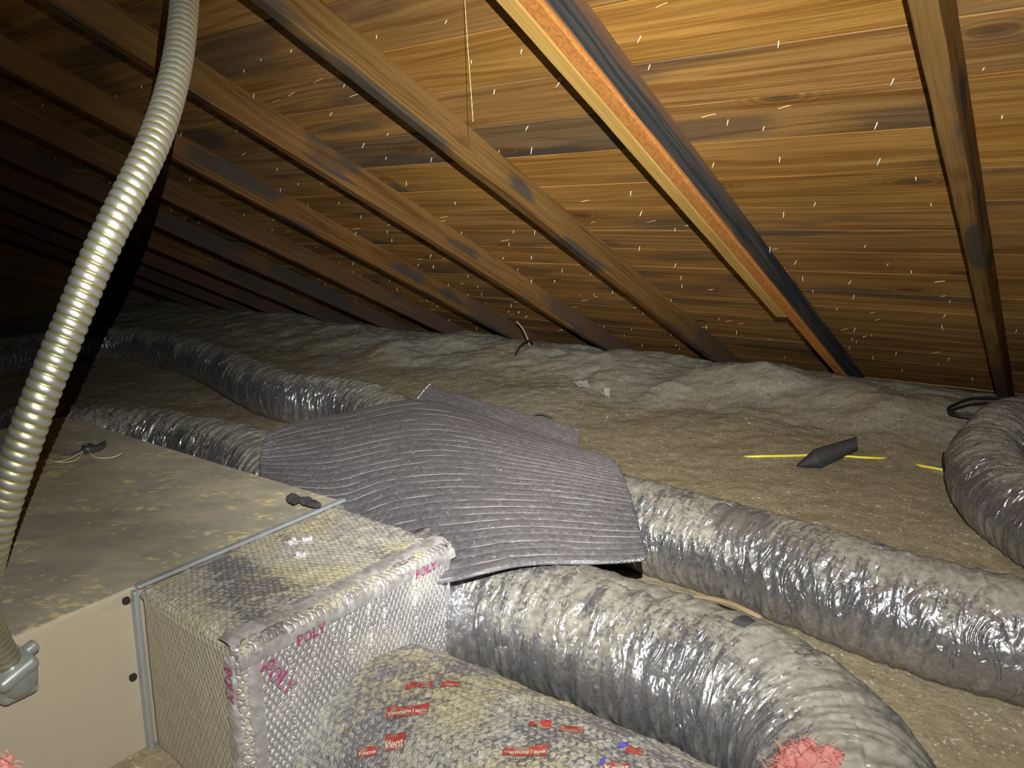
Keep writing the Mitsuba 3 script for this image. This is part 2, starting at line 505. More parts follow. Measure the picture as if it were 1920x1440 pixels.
scene['conduit_look'] = {'type': 'twosided', 'bsdf': {'type': 'principled', 'base_color': proc(conduit_color), 'roughness': .42, 'metallic': .8, 'specular': .4}}
scene['zinc'] = {'type': 'twosided', 'bsdf': {'type': 'principled', 'base_color': rgb(.36, .39, .38), 'roughness': .42, 'metallic': .45}}
scene['nail_metal'] = {'type': 'twosided', 'bsdf': {'type': 'principled', 'base_color': rgb(.86, .80, .62), 'roughness': .4, 'metallic': .3}}
scene['splinter_wood'] = diffuse(rgb(.72, .55, .25))
scene['dark_steel'] = diffuse(rgb(.035, .033, .03))
scene['black_rubber'] = {'type': 'twosided', 'bsdf': {'type': 'principled', 'base_color': rgb(.014, .014, .015), 'roughness': .5}}
scene['black_felt'] = diffuse(proc(lambda p, n, uv: mix((.045, .046, .05), (.095, .093, .09), fbm(p.x * 150, p.y * 150, p.z * 150, 3))))
scene['tape_black'] = {'type': 'twosided', 'bsdf': {'type': 'principled', 'base_color': rgb(.05, .05, .053), 'roughness': .38}}
scene['cream_wire'] = {'type': 'twosided', 'bsdf': {'type': 'principled', 'base_color': rgb(.72, .66, .40), 'roughness': .45}}
scene['yellow_wire'] = {'type': 'twosided', 'bsdf': {'type': 'principled', 'base_color': rgb(.80, .68, .06), 'roughness': .45}}
scene['tan_wire'] = diffuse(rgb(.33, .25, .15))
scene['white_plastic'] = {'type': 'twosided', 'bsdf': {'type': 'principled', 'base_color': rgb(.42, .41, .43), 'roughness': .45}}
scene['paper_flake'] = diffuse(rgb(.62, .62, .58))
scene['red_print'] = diffuse(proc(lambda p, n, uv: mix((.34, .06, .045), (.30, .19, .15), smoothstep(.42, .66, fbm(p.x * 120, p.y * 120, p.z * 120, 3)))))
scene['white_print'] = diffuse(rgb(.62, .50, .42))
scene['magenta_print'] = diffuse(proc(lambda p, n, uv: mix((.40, .06, .19), (.34, .24, .28), smoothstep(.4, .65, fbm(p.x * 120, p.y * 120, p.z * 120, 3)))))
scene['blue_print'] = diffuse(rgb(.10, .10, .38))
scene['pink_wool'] = diffuse(proc(lambda p, n, uv: mix((.34, .085, .075), (.40, .19, .17), fbm(p.x * 70, p.y * 70, p.z * 70, 3))))
scene['pink_fibre'] = diffuse(rgb(.52, .21, .19))
scene['pale_wood'] = diffuse(proc(lambda p, n, uv: mix((.42, .32, .19), (.30, .22, .13), fbm(p.x * 30, p.y * 30, p.z * 30, 3))))
scene['gap_black'] = diffuse(rgb(.02, .02, .02))

# ------------------------------------------------------------------ the setting: floor, insulation, roof boards, gable wall
fl = rbox(np.array([0.6, 3.2, -.02]), basis(RB), (13, 8.5, .04), .004)
put('floor', ply(fl, 'pale_wood'), kind='structure')

tt = np.concatenate([np.linspace(-2.6, 4.2, 900), np.linspace(4.2, 7.4, 200)[1:]])
ss = np.concatenate([np.linspace(-.6, 0.6, 60), np.linspace(.6, 4.02, 520)[1:]])
TT, SS = np.meshgrid(tt, ss, indexing='ij')
gx, gy = SS * RH[0] + TT * RB[0], SS * RH[1] + TT * RB[1]
G = np.stack([gx, gy, ground(gx, gy, True)], -1)
gf = tris(grid_faces(len(tt), len(ss)))
gv = G.reshape(-1, 3)
if np.cross(gv[gf[0, 1]] - gv[gf[0, 0]], gv[gf[0, 2]] - gv[gf[0, 0]])[2] < 0:
    gf = gf[:, ::-1]
put('loose_insulation', ply((gv, gf), 'insulation_look', True), 'grey-brown blown-in loose insulation heaped over the whole attic floor', 'insulation', kind='stuff')
rng = np.random.default_rng(11)
fv, ff = [], []
for k in range(2600):
    s_, t_ = rng.uniform(1.2, 3.6) if k % 3 else rng.uniform(2.7, 3.5), rng.uniform(-.4, 4.2)
    c = np.array([s_ * RH[0] + t_ * RB[0], s_ * RH[1] + t_ * RB[1], 0])
    c[2] = float(ground(c[0], c[1], True)) + .001
    a = rng.normal(size=(3, 3)) * rng.uniform(.0006, .0016) * (2.0 if k % 11 == 0 and s_ > 2.4 else 1)
    ff.append([[len(fv) * 4 + i for i in q] for q in ((0, 1, 2), (0, 2, 3), (0, 3, 1), (1, 3, 2))])
    fv.append(np.vstack([c + a, c + [0, 0, .002]]))
put('loose_insulation__paper_flake', ply((np.vstack(fv), np.vstack(ff)), 'paper_flake'), 'pale paper flakes scattered in the insulation', kind='stuff')

ROWS = [-.5, -.32, -.15, .02, .20, .37, .545, .72, .89, 1.065, 1.25, 1.42, 1.59, 1.775, 1.935, 2.11, 2.27, 2.44, 2.62, 2.79, 2.965, 3.13, 3.31, 3.48, 3.65, 3.83, 4.0, 4.18, 4.36]
labels['ceiling'] = {'kind': 'structure'}
rng = np.random.default_rng(4)
TONES = {  # row -> [(from t, to t, tone)], what the photo shows beside the big rafters
    8: [(-1.6, .26, 3), (.26, .86, 4), (.86, 2.07, 4)], 9: [(-1.6, .26, 4), (.26, .86, 0), (.86, 1.44, 1), (1.44, 3.28, 5)],
    10: [(-1.6, .26, 5), (.26, .86, 3), (.86, 2.07, 4), (2.07, 3.9, 6)], 11: [(-1.6, .26, 2), (.26, .86, 4), (.86, 2.07, 7), (2.07, 3.28, 6)],
    12: [(-1.6, .26, 1), (.26, .86, 2), (.86, 2.0, 1), (2.0, 3.28, 5)], 13: [(-1.6, .26, 2), (.26, 2.07, 2), (2.07, 3.9, 5)],
    14: [(-1.6, .26, 3), (.26, 1.45, 3), (1.45, 3.3, 4)]}
kk = 0
for i in range(len(ROWS) - 1):
    q0, q1 = ROWS[i], ROWS[i + 1]
    spans = list(TONES.get(i, []))
    t = spans[-1][1] if spans else -1.6 + .61 * rng.integers(0, 3)
    if not spans:
        spans.append((-1.6, t, int(rng.integers(3, 6)))) if t > -1.5 else None
    while t < 7.3:
        ln = .61 * rng.integers(3, 7)
        spans.append((t, min(t + ln, 7.4), int(np.clip(rng.normal(4.2 + (i > 18) * .8, 1.2), 2, 7))))
        t += ln
    for t0, t1, tone in spans:
        dn = rng.uniform(-.0012, .0012)
        g = rng.uniform(.0006, .0016)
        prof = np.array([[q0 + g, dn + .0015], [q0 + g + .0015, dn], [q1 - g - .0015, dn], [q1 - g, dn + .0015], [q1 - g, .019], [q0 + g, .019]])
        v, f, uv = extrude_profile(prof, [t0 + .0008, t1 - .0008], lambda x, a, b: roof(a, x, b))
        uv = np.stack([uv[:, 0] + 20.0 * (kk + 1) + 4, uv[:, 1] + .0 + tone + .01], 1)
        put('ceiling__plank', ply((v, f), 'deck_look', False, uv=uv))
        kk += 1

wl = rbox(np.array([*(RH * 1.6 + RB * 7.45)[:2], .95]), basis(RB), (.04, 7.0, 2.3), .004)
put('wall_left', ply(wl, 'rafter_look'), kind='structure')

# roofing nails whose points come through the boards
nail_v, nail_f = tube([(0, 0, .004), (0.0003, 0, -.004), (0, 0, -.0115), (0, 0.0002, -.015)], lambda s: .0012 * (1 - .75 * smoothstep_np(s, .7, 1)) if False else .00125 * (1.0 - .8 * np.clip((s - .7) / .3, 0, 1)), .0035, 6)[:2]
NAIL = ply((nail_v, nail_f), 'nail_metal')
rng = np.random.default_rng(21)
count = 0
for row in np.arange(1.0, 3.75, .137):
    for t in np.arange(.0, 4.6, .205):
        q = row + rng.normal(0, .022)
        tt_ = t + rng.normal(0, .06)
        if rng.random() < .28 or count >= 298 or any(-.004 < tt_ - o < .045 for o in (.239, .845, 1.432, 2.056, 2.687, 3.269, 3.864, 4.48)):
            continue
        key = numbered('ceiling__nail')
        m = np.eye(4)
        tilt = rng.normal(0, .22, 2)
        zz = RN + tilt[0] * RD + tilt[1] * RB
        zz /= np.linalg.norm(zz)
        xx = np.cross(RD, zz); xx /= np.linalg.norm(xx)
        sc = rng.uniform(.55, 1.35)
        m[:3, 0], m[:3, 1], m[:3, 2], m[:3, 3] = xx, np.cross(zz, xx), zz * sc, roof(q, tt_, 0)
        scene[key] = {**NAIL, 'to_world': T(m.tolist())}
        count += 1
# pale splinters lifted from the boards beside some nails
rng = np.random.default_rng(8)
for k in range(70):
    q, t = rng.uniform(1.05, 3.3), rng.uniform(.05, 3.6)
    ln = rng.uniform(.012, .04)
    a, b = roof(q, t, .0005), roof(q + rng.normal(0, .003), t + ln, -.003 - rng.random() * .004)
    put('ceiling__splinter', ply(wire([a, (a * .5 + b * .5) + RN * .0006, b], rng.uniform(.0006, .0013), 5, .01), 'splinter_wood'))

# eave plate seen between the rafter feet
pv = rbox(np.array([*(RH * 3.92 + RB * 2.6)[:2], CAM[2] - .665]), basis(RB), (9.4, .09, .06), .004)
put('trim_1', ply(pv, 'pale_wood'), kind='structure')

# ------------------------------------------------------------------ rafters
RAFTERS = [(.239, 2, 'brown rafter at the right edge, rising steeply beside the coiled black cable'),
           (.845, -1, 'rafter with a blackened side and orange lower edge that carries the pale yellow board'),
           (1.432, 2, 'long weathered brown rafter with dark stains, next left of the yellow board'),
           (2.056, 3, 'reddish brown rafter, second to the left of the yellow board'),
           (2.687, 4, 'red-brown rafter ending above the bent black wire'),
           (3.269, 6, 'dark stained rafter next beyond the one ending above the bent black wire'),
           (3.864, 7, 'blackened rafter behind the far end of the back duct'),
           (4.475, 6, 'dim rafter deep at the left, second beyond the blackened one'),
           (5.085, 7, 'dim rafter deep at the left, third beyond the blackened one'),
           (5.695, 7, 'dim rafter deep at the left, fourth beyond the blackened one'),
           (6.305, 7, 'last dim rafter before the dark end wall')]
for k, (t, tone, text) in enumerate(RAFTERS, 1):
    prof = np.array([[t, -.088], [t + .003, -.091], [t + .037, -.091], [t + .0397, -.088], [t + .0397, -.0005], [t, -.0005]])
    mid = np.array([[(prof[i] + prof[(i + 1) % 6]) / 2] for i in range(6)])
    prof2 = np.array([x for i in range(6) for x in (prof[i], prof[i] * .6667 + prof[(i + 1) % 6] * .3333, prof[i] * .3333 + prof[(i + 1) % 6] * .6667)])
    xs = np.linspace(-.45, 4.05, 160)
    jit = np.zeros((len(xs), len(prof2), 2))
    for j in range(len(prof2)):
        pp = np.stack([xs * 9, np.full_like(xs, j * .35), np.full_like(xs, k * 7.7)], -1)
        jit[:, j, 0] = .0035 * (meshkit.fbm(pp, 3, 2) - .5)
        jit[:, j, 1] = (.0050 * (meshkit.fbm(pp, 3, 6) - .5)) * (prof2[j, 1] < -.01)
    v, f, uv = extrude_profile(prof2, xs, lambda x, a, b: roof(x, a, b), jit)
    root = thing('rafter', text, 'rafter')
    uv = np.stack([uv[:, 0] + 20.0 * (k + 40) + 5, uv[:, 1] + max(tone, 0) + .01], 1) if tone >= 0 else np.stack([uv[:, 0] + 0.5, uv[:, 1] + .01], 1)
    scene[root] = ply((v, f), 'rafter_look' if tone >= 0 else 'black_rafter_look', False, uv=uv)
    if tone < 0:
        t1 = t + .0402
        q_end = 2.66
        prof = np.array([[t1, -.092], [t1 + .002, -.094], [t1 + .036, -.094], [t1 + .038, -.092], [t1 + .038, -.012], [t1, -.012]])
        prof2 = np.array([x for i in range(6) for x in (prof[i], (prof[i] + prof[(i + 1) % 6]) / 2)])
        xs = np.linspace(-.45, q_end, 110)
        jit = np.zeros((len(xs), len(prof2), 2))
        for j in range(len(prof2)):
            pp = np.stack([xs * 7, np.full_like(xs, j * .3), np.full_like(xs, 77.)], -1)
            jit[:, j, 0] = .004 * (meshkit.fbm(pp, 3, 2) - .5) * (prof2[j, 0] > t1 + .03)
        v, f, uv = extrude_profile(prof2, xs, lambda x, a, b: roof(x + 0.35 * np.clip(-(b + .05), 0, .05) * (x > q_end - .01) * 0, a, b), jit)
        put(root + '__sister_board', ply((v, f), 'sister_look', False, uv=np.stack([uv[:, 0] + 21.0, uv[:, 1] + .01], 1)), 'pale yellow board nailed to the rafter, cut off short')

# ------------------------------------------------------------------ air handler cabinet
H = .52


def xy(u, v, z=-H):
    return at(u, v, z)[:2]


K = np.array([xy(0, 1200), xy(252, 1104), xy(635, 937)])
c0 = K.mean(0)
e_dir = np.linalg.svd(K - c0)[2][0]
if e_dir[1] < 0:
    e_dir = -e_dir
k2 = c0 + e_dir * ((K[2] - c0) @ e_dir)
a_dir = xy(130, 785) - xy(635, 937)
a_dir /= np.linalg.norm(a_dir)
k_front = k2 - e_dir * .98
foot = [k2, k2 + a_dir * 1.16, k_front + a_dir * 1.16, k_front]
ZT = CAM[2] - H
root = thing('air_handler', 'large beige sheet-metal air handler cabinet at the left, its dusty top littered with sawdust', 'air handler')
put(root + '__body', ply(prism(foot, .03, ZT - .016, .003), 'cabinet_look', 25))
shrink = [k2 + a_dir * .002, k2 + a_dir * 1.165 + e_dir * .003, k_front + a_dir * 1.165, k_front + a_dir * .002]
put(root + '__top_panel', ply(prism([p + (-a_dir * .004 + 0) * (i in (0, 3)) + e_dir * .003 * (i in (0, 1)) for i, p in enumerate(shrink)], ZT - .017, ZT, .006), 'cabinet_look', 40), 'dusty top panel strewn with yellow sawdust')
nrm = np.array([e_dir[1], -e_dir[0], 0.0])
ed3 = np.r_[e_dir, 0]


def on_end(u, v):
    """the point of the cabinet's end face behind a pixel"""
    r = ray(u, v)
    return CAM + r * ((np.r_[k2, 0] - CAM * [1, 1, 0]) @ nrm) / (r @ nrm)


for u, v in ((230, 1123), (243, 1266)):
    c = on_end(u, v) + nrm * .009
    put(root + '__screw', ply(rbox(c, basis(nrm), (.008, .010, .010), .003), 'dark_steel', 40), 'dark screw head')

# ------------------------------------------------------------------ plenum: a bubble-foil box on the cabinet's end
TL, TR = xy(445, 1215), xy(850, 1012)
pf = (TR - TL) / np.linalg.norm(TR - TL)
ZP = ZT - .004
BL = k2 - e_dir * ((k2 - xy(268, 1100)) @ e_dir)
BR = k2 - e_dir * .012
root = thing('plenum', 'supply plenum box wrapped in silver bubble foil, dusty on top, in front of the cabinet', 'plenum')


def quad_grid(A, Bq, C, Dq, n, m):
    u, v = np.linspace(0, 1, n)[:, None, None], np.linspace(0, 1, m)[None, :, None]
    return (1 - u) * ((1 - v) * A + v * Bq) + u * ((1 - v) * Dq + v * C)


def panel(A, Bq, C, Dq, amp, seed, mat, name, label=None, n=110, m=130, bulge=0.0, rim=.02, creases=()):
    """a soft panel; A-B is the first edge, its normal looks outward; uv in metres"""
    A, Bq, C, Dq = (np.asarray(x, float) for x in (A, Bq, C, Dq))
    P = quad_grid(A, Bq, C, Dq, n, m)
    w, h = np.linalg.norm(Bq - A), np.linalg.norm(Dq - A)
    nn = np.cross(Bq - A, Dq - A)
    nn /= np.linalg.norm(nn)
    u, v = np.meshgrid(np.linspace(0, 1, n), np.linspace(0, 1, m), indexing='ij')
    q = np.stack([v * w, u * h, np.full_like(u, seed)], -1)
    dist = np.minimum(np.minimum(u, 1 - u) * h, np.minimum(v, 1 - v) * w)
    rd = 1 - np.sqrt(np.clip(1 - (1 - np.clip(dist / rim, 0, 1)) ** 2, 0, 1))
    wr = 1 - np.abs(2 * meshkit.fbm(q * [22, 30, 1], 3, int(seed)) - 1)
    d = amp * (meshkit.fbm(q * 18, 4, int(seed)) - .5) * 2 + amp * .8 * wr ** 4 * np.clip(dist / .01, 0, 1) + bulge * np.sin(u * np.pi) * np.sin(v * np.pi) - rd * rim * .8
    for x, h0, w_ in creases:
        d = d + w_ * np.exp(-((v * w - x - .002 * np.sin(u * 40 + x * 99)) / .0016) ** 2) * np.clip((u - h0) * 12, 0, 1)
    P = P + d[..., None] * nn
    f = tris(grid_faces(n, m))
    vv = P.reshape(-1, 3)
    mid = len(f) // 4
    if np.cross(vv[f[mid, 1]] - vv[f[mid, 0]], vv[f[mid, 2]] - vv[f[mid, 0]]) @ nn < 0:
        f = f[:, ::-1]
    return put(name, ply((vv, f), mat, True, uv=np.stack([v * w, u * h], -1).reshape(-1, 2)), label)


def z3(p, z):
    return np.r_[p, z]


ZB = CAM[2] - .80
inset = prism([BL + (TL - BL) * .0 + e_dir * .012, BR - e_dir * .012, TR - pf * .014 + a_dir * .014, TL + pf * .014 + a_dir * .014], ZB, ZP - .012, .01)
put(root + '__box', ply(inset, 'dark_foil', 40))
panel(z3(TL, ZP), z3(TR, ZP), z3(BR, ZP), z3(BL, ZP), .0022, 3, 'plenum_top_look', root + '__top_panel', 'top face grey with dust and streaks of yellow sawdust', 150, 190, .004)
panel(z3(TL, ZB), z3(TR, ZB), z3(TR, ZP), z3(TL, ZP), .0024, 5, 'bubble_foil', root + '__front_panel', 'bright silver bubble-foil front', 120, 330, .004, creases=((.075, .2, -.003), (.118, .5, -.003), (.155, .3, -.003), (.185, .55, .003), (.225, .55, .003), (.255, .6, .003), (.325, .5, .003)))
panel(z3(BL, ZB), z3(TL, ZB), z3(TL, ZP), z3(BL, ZP), .0007, 7, 'bubble_dusty', root + '__side_panel', 'side of bubble foil under a beige film of dust', 120, 130, .002)
panel(z3(TR, ZB), z3(BR, ZB), z3(BR, ZP), z3(TR, ZP), .0016, 9, 'bubble_foil', root + '__side_panel', None, 60, 60)


def strip(path, w0, w1, mat, name, label=None, amp=.0015, seed=1, n=90):
    """a folded tape along an edge: w0, w1 are the vectors across, on either side of the fold"""
    path = np.asarray(path, float)
    s = np.linspace(0, 1, n)
    c = path[0] + s[:, None] * (path[1] - path[0])
    cols = []
    for k in np.linspace(-1, 1, 15):
        o = (np.asarray(w0) * -k if k < 0 else np.asarray(w1) * k)
        cols.append(c + o)
    P = np.stack(cols, 1)
    out = -(np.asarray(w0) / np.linalg.norm(w0) + np.asarray(w1) / np.linalg.norm(w1))
    out /= np.linalg.norm(out)
    q = P * 60 + seed
    rnd = np.cos(np.linspace(-1, 1, 15) * np.pi / 2) ** 6
    wr = 1 - np.abs(2 * meshkit.fbm(P * [70, 70, 45] + seed, 3, seed) - 1)
    P = P + (.0022 + amp * 1.5 * (meshkit.fbm(q, 3, seed) - .4) + amp * 1.2 * wr ** 3)[..., None] * out - (rnd * .012)[None, :, None] * out
    v, f = sheet(P, .0008)
    m = trimesh.Trimesh(v, f, process=False)
    k = len(P.reshape(-1, 3)) // 2
    return put(name, ply((v, f), mat, 50), label)


DZ = np.array([0, 0, -1.0])
back3, pf3 = np.r_[a_dir, 0], np.r_[pf, 0]
strip([z3(TL, ZP), z3(TR, ZP)], back3 * .045, DZ * .030, 'tape_look', root + '__foil_tape', 'crinkled foil tape over the upper front edge', .0022, 2, 150)
strip([z3(TL, ZP - .012), z3(TL, ZB)], back3 * .030, pf3 * .034, 'tape_look', root + '__foil_tape', 'crinkled foil tape down the near corner', .0034, 3)
strip([z3(TR, ZP - .022), z3(TR, ZB)], -pf3 * .026, back3 * .02, 'tape_look', root + '__foil_tape', 'foil tape down the right corner', .0022, 4)
# galvanised flange round the joint to the cabinet
flp = [z3(BL - e_dir * .010, ZB) + nrm * .006, z3(BL - e_dir * .010, ZT - .004) + nrm * .006, z3(BL - e_dir * .004, ZT + .003) + nrm * .004]
v1 = join([rbox((flp[0] + flp[1]) / 2, np.array([nrm, ed3, [0, 0, 1]]), (.012, .008, flp[1][2] - flp[0][2]), .002),
           rbox((z3(BL, ZT) + z3(k2, ZT)) / 2 + nrm * .006, np.array([nrm, ed3, [0, 0, 1]]), (.012, np.linalg.norm(k2 - BL) + .012, .007), .002)])
put(root + '__flange', ply(v1, 'galvanised', 30), 'dull grey metal flange along the joint to the cabinet')
strip([z3(BL + e_dir * .0, ZP) + nrm * .016, z3(BR, ZP) + nrm * .016], nrm * .008, DZ * .003, 'bright_foil', root + '__foil_tape', 'thin bright foil strip along the joint', .001, 9)


def text_decal(text, height, origin, ex, ey, lift, mat, name, bold=True, fit=None):
    m = meshkit.text_mesh(text, height, .0004, bold)
    v = np.asarray(m.vertices)
    if fit:
        v = v * [fit / (v[:, 0].max() - v[:, 0].min()), 1, 1]
    nn = np.cross(ex, ey)
    p = origin + v[:, :1] * ex + v[:, 1:2] * ey + (v[:, 2:] + lift) * nn
    put(name, ply((p, m.faces), mat))


def on_front(u, v):
    r = ray(u, v)
    nf = np.cross(pf3, [0, 0, 1.0])
    return CAM + r * ((np.r_[TL, 0] - CAM * [1, 1, 0]) @ nf) / (r @ nf)


nf = np.cross(pf3, [0, 0, 1.0])
dirn = on_front(528, 1275) - on_front(482, 1232)
dirn /= np.linalg.norm(dirn)
text_decal('POLY', .020, on_front(478, 1250), dirn, np.cross(nf, dirn), .010, 'magenta_print', root + '__lettering')
text_decal('POLY', .014, on_front(548, 1212) + np.array([0, 0, .004]), pf3, np.array([0, 0, 1.0]), .010, 'magenta_print', root + '__lettering')
text_decal('POLY', .014, on_front(770, 1082), pf3, np.array([0, 0, 1.0]), .010, 'magenta_print', root + '__lettering')
ns = np.cross(-back3, [0, 0, 1.0])
text_decal('POLY', .014, z3(TL, ZP) + back3 * .022 + np.array([0, 0, -.025]), DZ, np.cross(-pf3, DZ), .006, 'magenta_print', root + '__lettering')


def panel_patch(a, ex, ey, lift, mat, name, seed, label=None):
    n = 24
    u, v = np.meshgrid(np.linspace(0, 1, n), np.linspace(0, 1, n), indexing='ij')
    r = .5 * (.72 + .5 * meshkit.fbm(np.stack([np.cos(np.arctan2(v - .5, u - .5)) * 1.6, np.sin(np.arctan2(v - .5, u - .5)) * 1.6, np.full_like(u, seed)], -1), 3, seed))
    rr = np.maximum(np.abs(u - .5), np.abs(v - .5)) * 2
    th = np.arctan2(v - .5, u - .5)
    x, y = .5 + rr * r * np.cos(th), .5 + rr * r * np.sin(th)
    nn = np.cross(ex, ey); nn /= np.linalg.norm(nn)
    P = a + x[..., None] * ex + y[..., None] * ey + (lift + .002 * (meshkit.fbm(np.stack([x * 5, y * 5, x * 0 + seed], -1), 3, 4) - .3))[..., None] * nn
    put(name, ply(sheet(P, .0005), mat, 40), label)


# ------------------------------------------------------------------ round trunk duct leaving the plenum's front
RR = .205
axis0 = z3(TL + pf * .232, CAM[2] - .648 - RR) - np.r_[-a_dir, 0] * .02
adir = np.r_[-a_dir, 0]


def wrap_disp(S, TH):
    c, s = np.cos(TH), np.sin(TH)
    q = np.stack([S * 16, c * 3.3, s * 3.3], -1)
    lap = ((S + TH * RR * .55) / .155) % 1.0
    rid = 1 - np.abs(2 * meshkit.fbm(np.stack([S * 8, c * 7, s * 7], -1), 3, 5) - 1)
    ends = np.clip(S / .02, 0, 1)
    return ends * (.0065 * (meshkit.fbm(q, 4, 3) - .5) + .0035 * rid ** 5 + .003 * (lap < .06))


v, f, uv = tube([axis0, axis0 + adir * .45, axis0 + adir * 1.0], RR, .0045, 300, wrap_disp)
uv2 = np.stack([uv[:, 0], uv[:, 1] * RR], 1)
trunk = thing('trunk_duct', 'wide trunk duct in dusty bubble foil with red printed tape at the bottom edge', 'duct')
put(trunk + '__wrap', ply((v, f), 'wrap_look', True, uv=uv2))
pT, tT, sT, uT, _ = frames([axis0, axis0 + adir * .45, axis0 + adir * 1.0], .2)
side_t, up_t = sT[0], uT[0]


def on_trunk(u, v, rad=RR):
    r = ray(u, v)
    o = CAM - axis0
    d1, o1 = r - (r @ adir) * adir, o - (o @ adir) * adir
    a, b, c = d1 @ d1, 2 * d1 @ o1, o1 @ o1 - rad * rad
    disc = b * b - 4 * a * c
    if disc < 0:
        return None
    P = CAM + r * (-b - math.sqrt(disc)) / (2 * a)
    w = P - axis0
    return w @ adir, math.atan2(w @ side_t, w @ up_t)


def trunk_pt(S, TH, lift):
    R = RR + wrap_disp(S, TH) + lift
    return axis0 + S[..., None] * adir + R[..., None] * (np.sin(TH)[..., None] * side_t + np.cos(TH)[..., None] * up_t)


def trunk_patch(px, lift, mat, name, label=None):
    """px: four pixels of a print's corners (top left, top right, bottom right, bottom left)"""
    c = [on_trunk(*q) for q in px]
    if any(x is None for x in c):
        return None
    c = np.array(c)
    n, m = 8, 24
    P2 = quad_grid(*(np.r_[x, 0] for x in c), n, m)
    P = trunk_pt(P2[..., 0], P2[..., 1], lift)
    return c, put(name, ply(sheet(P, .0004), mat, 40), label)


def trunk_text(text, px, lift, mat, name):
    c = [on_trunk(*q) for q in px]
    if any(x is None for x in c):
        return
    c = np.array(c)
    m = meshkit.text_mesh(text, .02, .004, True).subdivide()
    v = np.asarray(m.vertices)
    a = (v[:, 0] - v[:, 0].min()) / np.ptp(v[:, 0])
    b = (v[:, 1] - v[:, 1].min()) / np.ptp(v[:, 1])
    w = ((1 - a) * b)[:, None] * c[0] + (a * b)[:, None] * c[1] + (a * (1 - b))[:, None] * c[2] + ((1 - a) * (1 - b))[:, None] * c[3]
    P = trunk_pt(w[:, 0], w[:, 1], lift + v[:, 2] / .004 * .0003)
    put(name, ply((P, m.faces), mat))


for (u0, v0, w0, h0, sl), words in (((729, 1331, 78, 20, -.10), 'VentureTape'), ((762, 1284, 50, 11, -.06), ''), ((828, 1283, 34, 11, -.08), ''), ((727, 1380, 38, 30, -.10), 'Vent'),
                                    ((946, 1403, 82, 17, -.02), 'VentureTape'), ((993, 1358, 42, 11, .03), ''), ((1050, 1362, 44, 11, .12), ''), ((678, 1408, 34, 18, -.25), 'Tape'),
                                    ((530, 1386, 16, 17, -.3), ''), ((1132, 1434, 50, 14, .05), 'Vent'), ((1175, 1403, 32, 10, .2), '')):
    px = ((u0, v0), (u0 + w0, v0 + sl * w0), (u0 + w0 - .25 * h0, v0 + sl * w0 + h0), (u0 - .25 * h0, v0 + h0))
    made = trunk_patch(px, .0022, 'red_print', trunk + '__printed_label', 'red printed patch')
    if made is not None and words:
        (a, b, cc, d) = [np.array(q, float) for q in px]
        lo = lambda p, q_: tuple(p * .55 + q_ * .45)
        trunk_text(words, (lo(a * .97 + b * .03, d * .97 + cc * .03), lo(b * .97 + a * .03, cc * .97 + d * .03), tuple(cc * .85 + b * .12 + d * .03), tuple(d * .85 + a * .12 + cc * .03)), .0030, 'white_print', made[1] + '__lettering')
for px in (((1160, 1398), (1178, 1396), (1176, 1403), (1158, 1405)), ((1126, 1428), (1136, 1424), (1134, 1438), (1122, 1442))):
    trunk_patch(px, .0022, 'blue_print', trunk + '__printed_label', 'blue printed mark')

# ------------------------------------------------------------------ flexible ducts
def foil_disp(seed, amp=1.0, pitch=.042):
    def fn(S, TH):
        c, s = np.cos(TH), np.sin(TH)
        sl = S + .012 * np.sin(TH * 2 + S * 9 + seed) + .02 * np.sin(TH + seed)
        one = np.full_like(S, seed * 3.1)
        low = meshkit.fbm(np.stack([S * 6, c * 1.1 + one, s * 1.1], -1), 3, seed)
        reg = meshkit.noise(np.stack([S * 11, c * 1.6 + one, s * 1.6], -1), seed + 9)
        slow = .02 * low
        a = 1 - np.abs(2 * meshkit.noise(np.stack([(sl + slow) * 38, c * .75 + one, s * .75], -1), seed + 1) - 1)
        a2 = 1 - np.abs(2 * meshkit.noise(np.stack([(sl - slow) * 66 + 1.2 * TH, c * 1.3 + one, s * 1.3], -1), seed + 5) - 1)
        b = 1 - np.abs(2 * meshkit.noise(np.stack([sl * 150 + 5 * low, c * 1.9 + one, s * 1.9], -1), seed + 2) - 1)
        hel = np.cos(2 * np.pi * S / pitch + TH)
        return amp * (.008 * (low - .5) + .0046 * a ** 2.2 * (.3 + reg) + .0036 * a2 ** 2.2 * (1.25 - reg) + .0018 * b ** 1.6 * reg + .0008 * hel)
    return fn


def flex(px, r, seed, label, step=.004, n=170, amp=1.0, zs=None, ext=None):
    pts = []
    for i, (u, v) in enumerate(px):
        z = zs[i] if zs is not None else None
        if z is None:
            z = -.665
            for _ in range(12):
                p = at(u, v, z)
                z = float(ground(p[0], p[1])) - CAM[2] + r - .012
        pts.append(at(u, v, z))
    key = thing('flex_duct', label, 'duct')
    v, f, uv = tube(pts, r, step, n, foil_disp(seed, amp))
    scene[key] = ply((v, f), 'foil_duct_look', True, uv=uv)
    return key, pts


